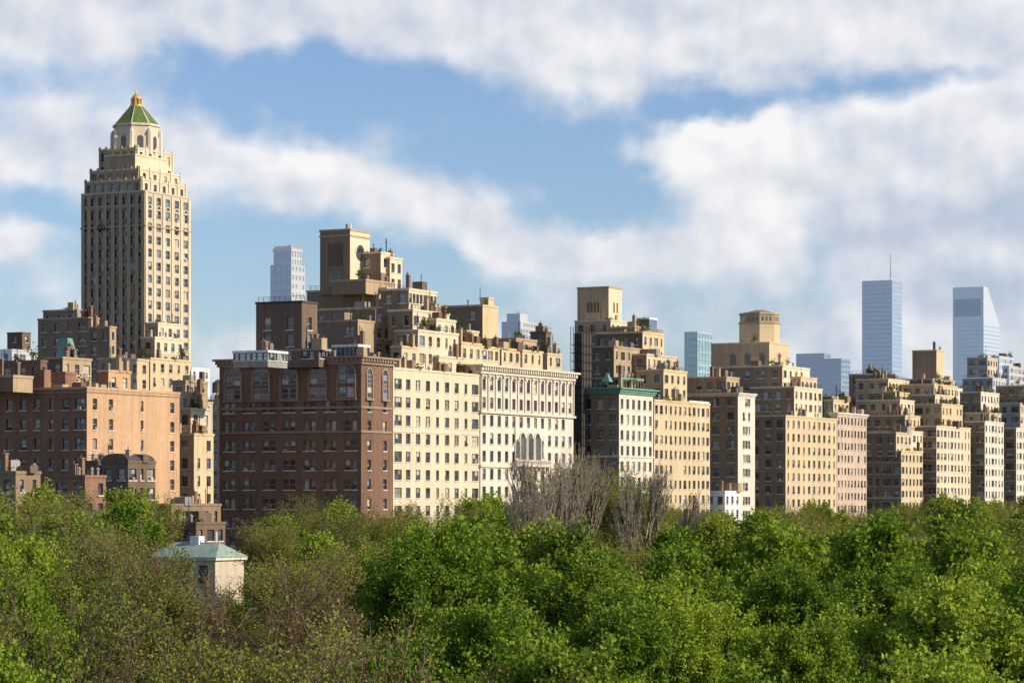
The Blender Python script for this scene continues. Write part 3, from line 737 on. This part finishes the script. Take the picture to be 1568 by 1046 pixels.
def branching(seed,depth,per,size,bark,leaf,spread=.5,upb=.22,l0=3.8,rt=.6,h=H0,r0=.32):
    rs=np.random.RandomState(seed); rr=random.Random(seed)
    V=[];Fc=[];M=[]; tips=[]
    def grow(p,d,l,r,k):
        mid=p+d*l*.5+Vector((rr.uniform(-1,1),rr.uniform(-1,1),rr.uniform(-.5,.5)))*l*.06
        e=p+d*l
        tube(V,Fc,M,[p,mid,e],[r,r*.85,r*.7],5 if k<2 else 3,0)
        if k>=depth-1: tips.append(tuple(e)); tips.append(tuple(mid))
        if k>=depth: return
        for i in range(rr.choice([2,3,3,4]) if k<depth-1 else rr.choice([3,4])):
            nd=(d+Vector((rr.gauss(0,1),rr.gauss(0,1),rr.gauss(0,.6)))*spread+Vector((0,0,upb))).normalized()
            grow(e if rr.random()<.6 else mid,nd,l*rr.uniform(.66,.9),r*rt,k+1)
    grow(Vector((0,0,-.2)),Vector((rr.uniform(-.05,.05),0,1)).normalized(),l0,r0,0)
    A=np.array(V); sc=h/np.percentile(A[:,2],99.5); V=[(x*sc,y*sc,z*sc) for x,y,z in V]; tp=np.array(tips)*sc
    Q=leaves(rs,tp,per,(.25,.25,.2),size) if per else np.zeros((0,3))
    return finish('branching_tree_mesh',V,Fc,M,Q,[bark,leaf])
near=[leafy(s,620,20,.19) for s in (1,2,3)]
far=[leafy(s,400,8,.40,leaf='leaf_far' if s%2 else 'leaf_green',spr=.32,k_=4) for s in (11,12,13,14)]
bud=[branching(s,6,5,.11,'bark_red','leaf_bud',.46) for s in (21,22,23)]
budg=[branching(s,6,9,.17,'bark_red','leaf_budgreen',.46) for s in (24,25)]
bare=[branching(s,6,0,.06,'bark_pale','leaf_bud',.24,.22,rt=.62,r0=.38) for s in (31,32,35)]
names={'near':'maple_tree','far':'park_tree','bud':'budding_tree','budg':'spring_tree','bare':'bare_elm_tree'}
LIB=dict(near=near,far=far,bud=bud,budg=budg,bare=bare)
trnd=random.Random(42)
def plant(kind,x,y,h,rs=1.0):
    me=trnd.choice(LIB[kind]); ob=bpy.data.objects.new(names[kind],me)
    s=h/H0; ob.location=(x,y,0); ob.scale=(s*rs,s*rs,s); ob.rotation_euler=(0,0,trnd.uniform(0,6.28)); scene.collection.objects.link(ob)
def at(u,Y): return (u-U0)/F*Y
tu=[-100,0,120,215,245,300,360,395,430,520,620,700,800,900,1000,1150,1300,1450,1568,1700]
tv=[750,760,742,752,812,850,850,805,785,762,772,755,765,772,772,772,768,765,756,752]
# avenue row
a=-150
while a<470:
    for bb in (-27,-42):
        aa=a+trnd.uniform(-3,3); b=bb+trnd.uniform(-5,5); x,y=world(aa,b); u=U0+F*x/y
        if u<-120 or u>1720: continue
        v=np.interp(u,tu,tv)+trnd.uniform(-6,24)+(6 if bb==-42 else 0)
        plant(trnd.choice(['far','far','budg']),x,y,zz(v,y),trnd.uniform(.8,1.1))
    a+=12
def row(Y0,Y1,step,voff,kinds,u0=-150,u1=1720,rs=1.0,jit=22):
    u=u0
    while u<u1:
        Y=trnd.uniform(Y0,Y1); v=voff(u)+trnd.uniform(-jit*.7,jit); k=kinds(u)
        plant(k,at(u,Y),Y,zz(v,Y),rs*trnd.uniform(.85,1.15)); u+=step*trnd.uniform(.8,1.2)
def kd(u):
    if 150<u<600: return trnd.choice(['bud','budg','budg','far','far'])
    return trnd.choice(['far','far','far','budg'])
def kn(lo,hi):
    return lambda u: trnd.choice(['bud','budg','budg']) if lo<u<hi else 'near'
base=lambda u:np.interp(u,tu,tv)
row(400,470,110,lambda u:base(u)+18,kd)
row(300,325,125,lambda u:base(u)+34 if not 190<u<420 else 890,kd,jit=26)
row(225,265,150,lambda u:np.interp(u,[-100,0,120,215,250,370,430,600,650,780,1000,1568],[770,760,752,800,878,878,840,815,795,785,820,800]),lambda u:'far' if u<60 else kd(u),jit=26)
row(165,190,175,lambda u:np.interp(u,[-100,100,240,380,560,650,800,1000,1300,1568],[800,800,862,866,850,815,830,860,845,825]),kn(60,640),jit=30)
row(120,135,225,lambda u:np.interp(u,[-100,0,200,400,600,700,900,1100,1300,1568],[880,880,905,920,915,890,915,925,900,890]),kn(20,680),jit=40)
row(84,96,300,lambda u:np.interp(u,[0,400,600,1000,1568],[985,985,980,990,965]),kn(-30,600),jit=34)
for (u,Y,v,k,r) in ((828,420,700,'bare',.75),(862,430,692,'bare',.75),(905,436,700,'bare',.75),(985,420,718,'bare',.7),(800,400,738,'bare',.7),(940,450,722,'budg',.8),(890,450,718,'budg',.8),(965,440,738,'budg',.8),(1045,500,755,'bare',.7),(215,230,812,'bud',.8),(560,92,985,'near',.55),(30,150,880,'near',.7),(-40,95,960,'near',.8)):
    plant(k,at(u,Y),Y,zz(v,Y),r)

# ================================================================ LIGHT / SKY
sd=Vector((.93,-.34,0)).normalized(); el=math.radians(28)
sdir=Vector((sd.x*math.cos(el),sd.y*math.cos(el),math.sin(el)))
sl=bpy.data.lights.new('sun','SUN'); sl.energy=5.0; sl.angle=math.radians(.5); sl.color=(1,.88,.70)
so=bpy.data.objects.new('sun',sl); so.rotation_euler=sdir.to_track_quat('Z','Y').to_euler(); so.location=(200,-100,300); scene.collection.objects.link(so)
w=bpy.data.worlds.new('World'); scene.world=w; w.use_nodes=True; nt=w.node_tree; N=nt.nodes; L=nt.links; N.clear()
out=N.new('ShaderNodeOutputWorld'); bg=N.new('ShaderNodeBackground'); STR=.09; bg.inputs['Strength'].default_value=STR
sky=N.new('ShaderNodeTexSky'); sky.sky_type='NISHITA'; sky.sun_disc=False; sky.sun_elevation=el; sky.sun_rotation=math.atan2(sd.x,sd.y)
sky.air_density=1.0; sky.dust_density=.4; sky.ozone_density=2.0
def M_(op,*args,clamp=False):
    x=N.new('ShaderNodeMath'); x.operation=op; x.use_clamp=clamp
    for i,q in enumerate(args):
        if isinstance(q,(int,float)): x.inputs[i].default_value=q
        else: L.new(q,x.inputs[i])
    return x.outputs[0]
def VM(op,a,b,c=None):
    x=N.new('ShaderNodeVectorMath'); x.operation=op
    for i,q in enumerate((a,b,c)):
        if q is None: continue
        if isinstance(q,tuple): x.inputs[i].default_value=q
        elif isinstance(q,(int,float)): x.inputs['Scale'].default_value=q
        else: L.new(q,x.inputs[i])
    return x.outputs['Value'] if op in('LENGTH','DOT_PRODUCT') else x.outputs[0]
def noise(vec,scale,det,rough=.5):
    x=N.new('ShaderNodeTexNoise'); x.noise_dimensions='2D'; x.inputs['Scale'].default_value=scale; x.inputs['Detail'].default_value=det; x.inputs['Roughness'].default_value=rough; L.new(vec,x.inputs['Vector']); return x
tc=N.new('ShaderNodeTexCoord'); sp=N.new('ShaderNodeSeparateXYZ'); L.new(tc.outputs['Generated'],sp.inputs[0])
az=M_('MULTIPLY',M_('ARCTAN2',sp.outputs[0],sp.outputs[1]),44.0)
eln=M_('MULTIPLY',M_('ARCSINE',sp.outputs[2]),44.0)
cb_=N.new('ShaderNodeCombineXYZ'); L.new(az,cb_.inputs[0]); L.new(eln,cb_.inputs[1]); P=cb_.outputs[0]
wn=noise(P,.75,4,.5); WV=VM('SUBTRACT',VM('SCALE',wn.outputs['Color'],.9),(.45,.45,.45))
PW=VM('MULTIPLY',VM('ADD',P,WV),(1,1,0))
def rotated(vec,deg):
    m=N.new('ShaderNodeMapping'); m.inputs['Rotation'].default_value=(0,0,-math.radians(deg)); L.new(vec,m.inputs['Vector']); return m.outputs[0]
RP={0:PW,8:rotated(PW,8),-13:rotated(PW,-13),25:rotated(PW,25)}
mp=N.new('ShaderNodeMapping'); mp.inputs['Rotation'].default_value=(0,0,math.radians(10)); mp.inputs['Scale'].default_value=(.36,.9,1); L.new(P,mp.inputs['Vector'])
n1=noise(mp.outputs[0],.8,5,.45); n2=noise(P,1.2,6,.5)
ns1=noise(P,.9,3.0,.45); ns2=noise(VM('ADD',P,(.2,.28,0)),.9,3.0,.45)
def gauss_sum(acc,GA):
    for (u,v,ru,rv,ang,amp) in GA:
        x,y=(u-U0)/100,(VH-v)/100; t=-math.radians(ang)
        xr,yr=x*math.cos(t)-y*math.sin(t), x*math.sin(t)+y*math.cos(t)
        k=math.sqrt(.8); sx,sy=k*100/ru,k*100/rv
        q=VM('MULTIPLY_ADD',RP[ang],(sx,sy,0),(-xr*sx,-yr*sy,0))
        acc=M_('MULTIPLY_ADD',M_('POWER',math.exp(-1),VM('DOT_PRODUCT',q,q)),amp,acc)
    return acc
acc=M_('SUBTRACT',M_('ADD',M_('MULTIPLY',n1.outputs['Fac'],.75),M_('MULTIPLY',n2.outputs['Fac'],.50)),.66)
D1=gauss_sum(acc,[(250,-20,700,88,0,.50),(1150,5,650,100,0,.52),(420,125,200,40,0,-.38),(290,180,130,36,0,-.12),(830,258,210,58,-13,-.50),(1020,172,150,30,8,-.34),(1340,140,260,18,8,-.24),
    (60,325,120,36,0,-.30),(330,415,170,55,0,-.26),(640,430,180,40,0,-.20),(60,230,190,60,0,.32),(470,265,250,46,-13,.34),(700,345,260,30,-13,.24),(1035,258,120,46,-13,.42),(1150,345,56,66,25,.52),(1120,215,60,22,0,.30),
    (1400,250,280,92,8,.50),(950,385,150,26,0,.34),(1400,470,330,130,0,.28),(20,372,60,24,0,.36),(1240,390,36,70,0,-.18),(880,330,60,30,0,-.15)])
mr=N.new('ShaderNodeMapRange'); mr.interpolation_type='SMOOTHSTEP'; mr.inputs['From Min'].default_value=-.24; mr.inputs['From Max'].default_value=.28; L.new(D1,mr.inputs['Value'])
fade=N.new('ShaderNodeMapRange'); fade.inputs['From Min'].default_value=9; fade.inputs['From Max'].default_value=20; fade.inputs['To Min'].default_value=1; fade.inputs['To Max'].default_value=.15; L.new(eln,fade.inputs['Value'])
cov=M_('MULTIPLY',M_('MULTIPLY',mr.outputs[0],.97),fade.outputs[0])
sh0=M_('ADD',M_('MULTIPLY',M_('SUBTRACT',ns1.outputs['Fac'],ns2.outputs['Fac']),1.5),.55)
sh=M_('ADD',gauss_sum(sh0,[(1110,205,110,24,0,.6),(1170,340,48,70,25,.65),(1380,150,260,22,8,.4),(480,255,170,24,-13,.35),(1430,400,330,120,0,-.36),(350,40,420,60,0,-.16),(1030,250,90,28,0,.3),(10,355,40,16,0,.4)]),0,clamp=True)
def mix(f,a,b):
    x=N.new('ShaderNodeMix'); x.data_type='RGBA'
    for k,q in (('A',a),('B',b)):
        if isinstance(q,tuple): x.inputs[k].default_value=(*q,1)
        else: L.new(q,x.inputs[k])
    if isinstance(f,(int,float)): x.inputs['Factor'].default_value=f
    else: L.new(f,x.inputs['Factor'])
    return x.outputs['Result']
k=1/STR
cc=mix(sh,(.54*k,.60*k,.72*k),(.96*k,.95*k,.945*k))
tint=N.new('ShaderNodeVectorMath'); tint.operation='MULTIPLY'; L.new(sky.outputs[0],tint.inputs[0]); tint.inputs[1].default_value=(1.06,1.17,1.44)
L.new(mix(cov,tint.outputs[0],cc),bg.inputs['Color']); L.new(bg.outputs[0],out.inputs['Surface'])

# ================================================================ CAMERA
cd=bpy.data.cameras.new('camera'); cd.sensor_width=36; cd.lens=F/1568*36; cd.shift_y=(VH-523)/1568; cd.clip_start=1; cd.clip_end=30000
co=bpy.data.objects.new('camera',cd); co.location=(0,0,HC); co.rotation_euler=(math.pi/2,0,0); scene.collection.objects.link(co); scene.camera=co
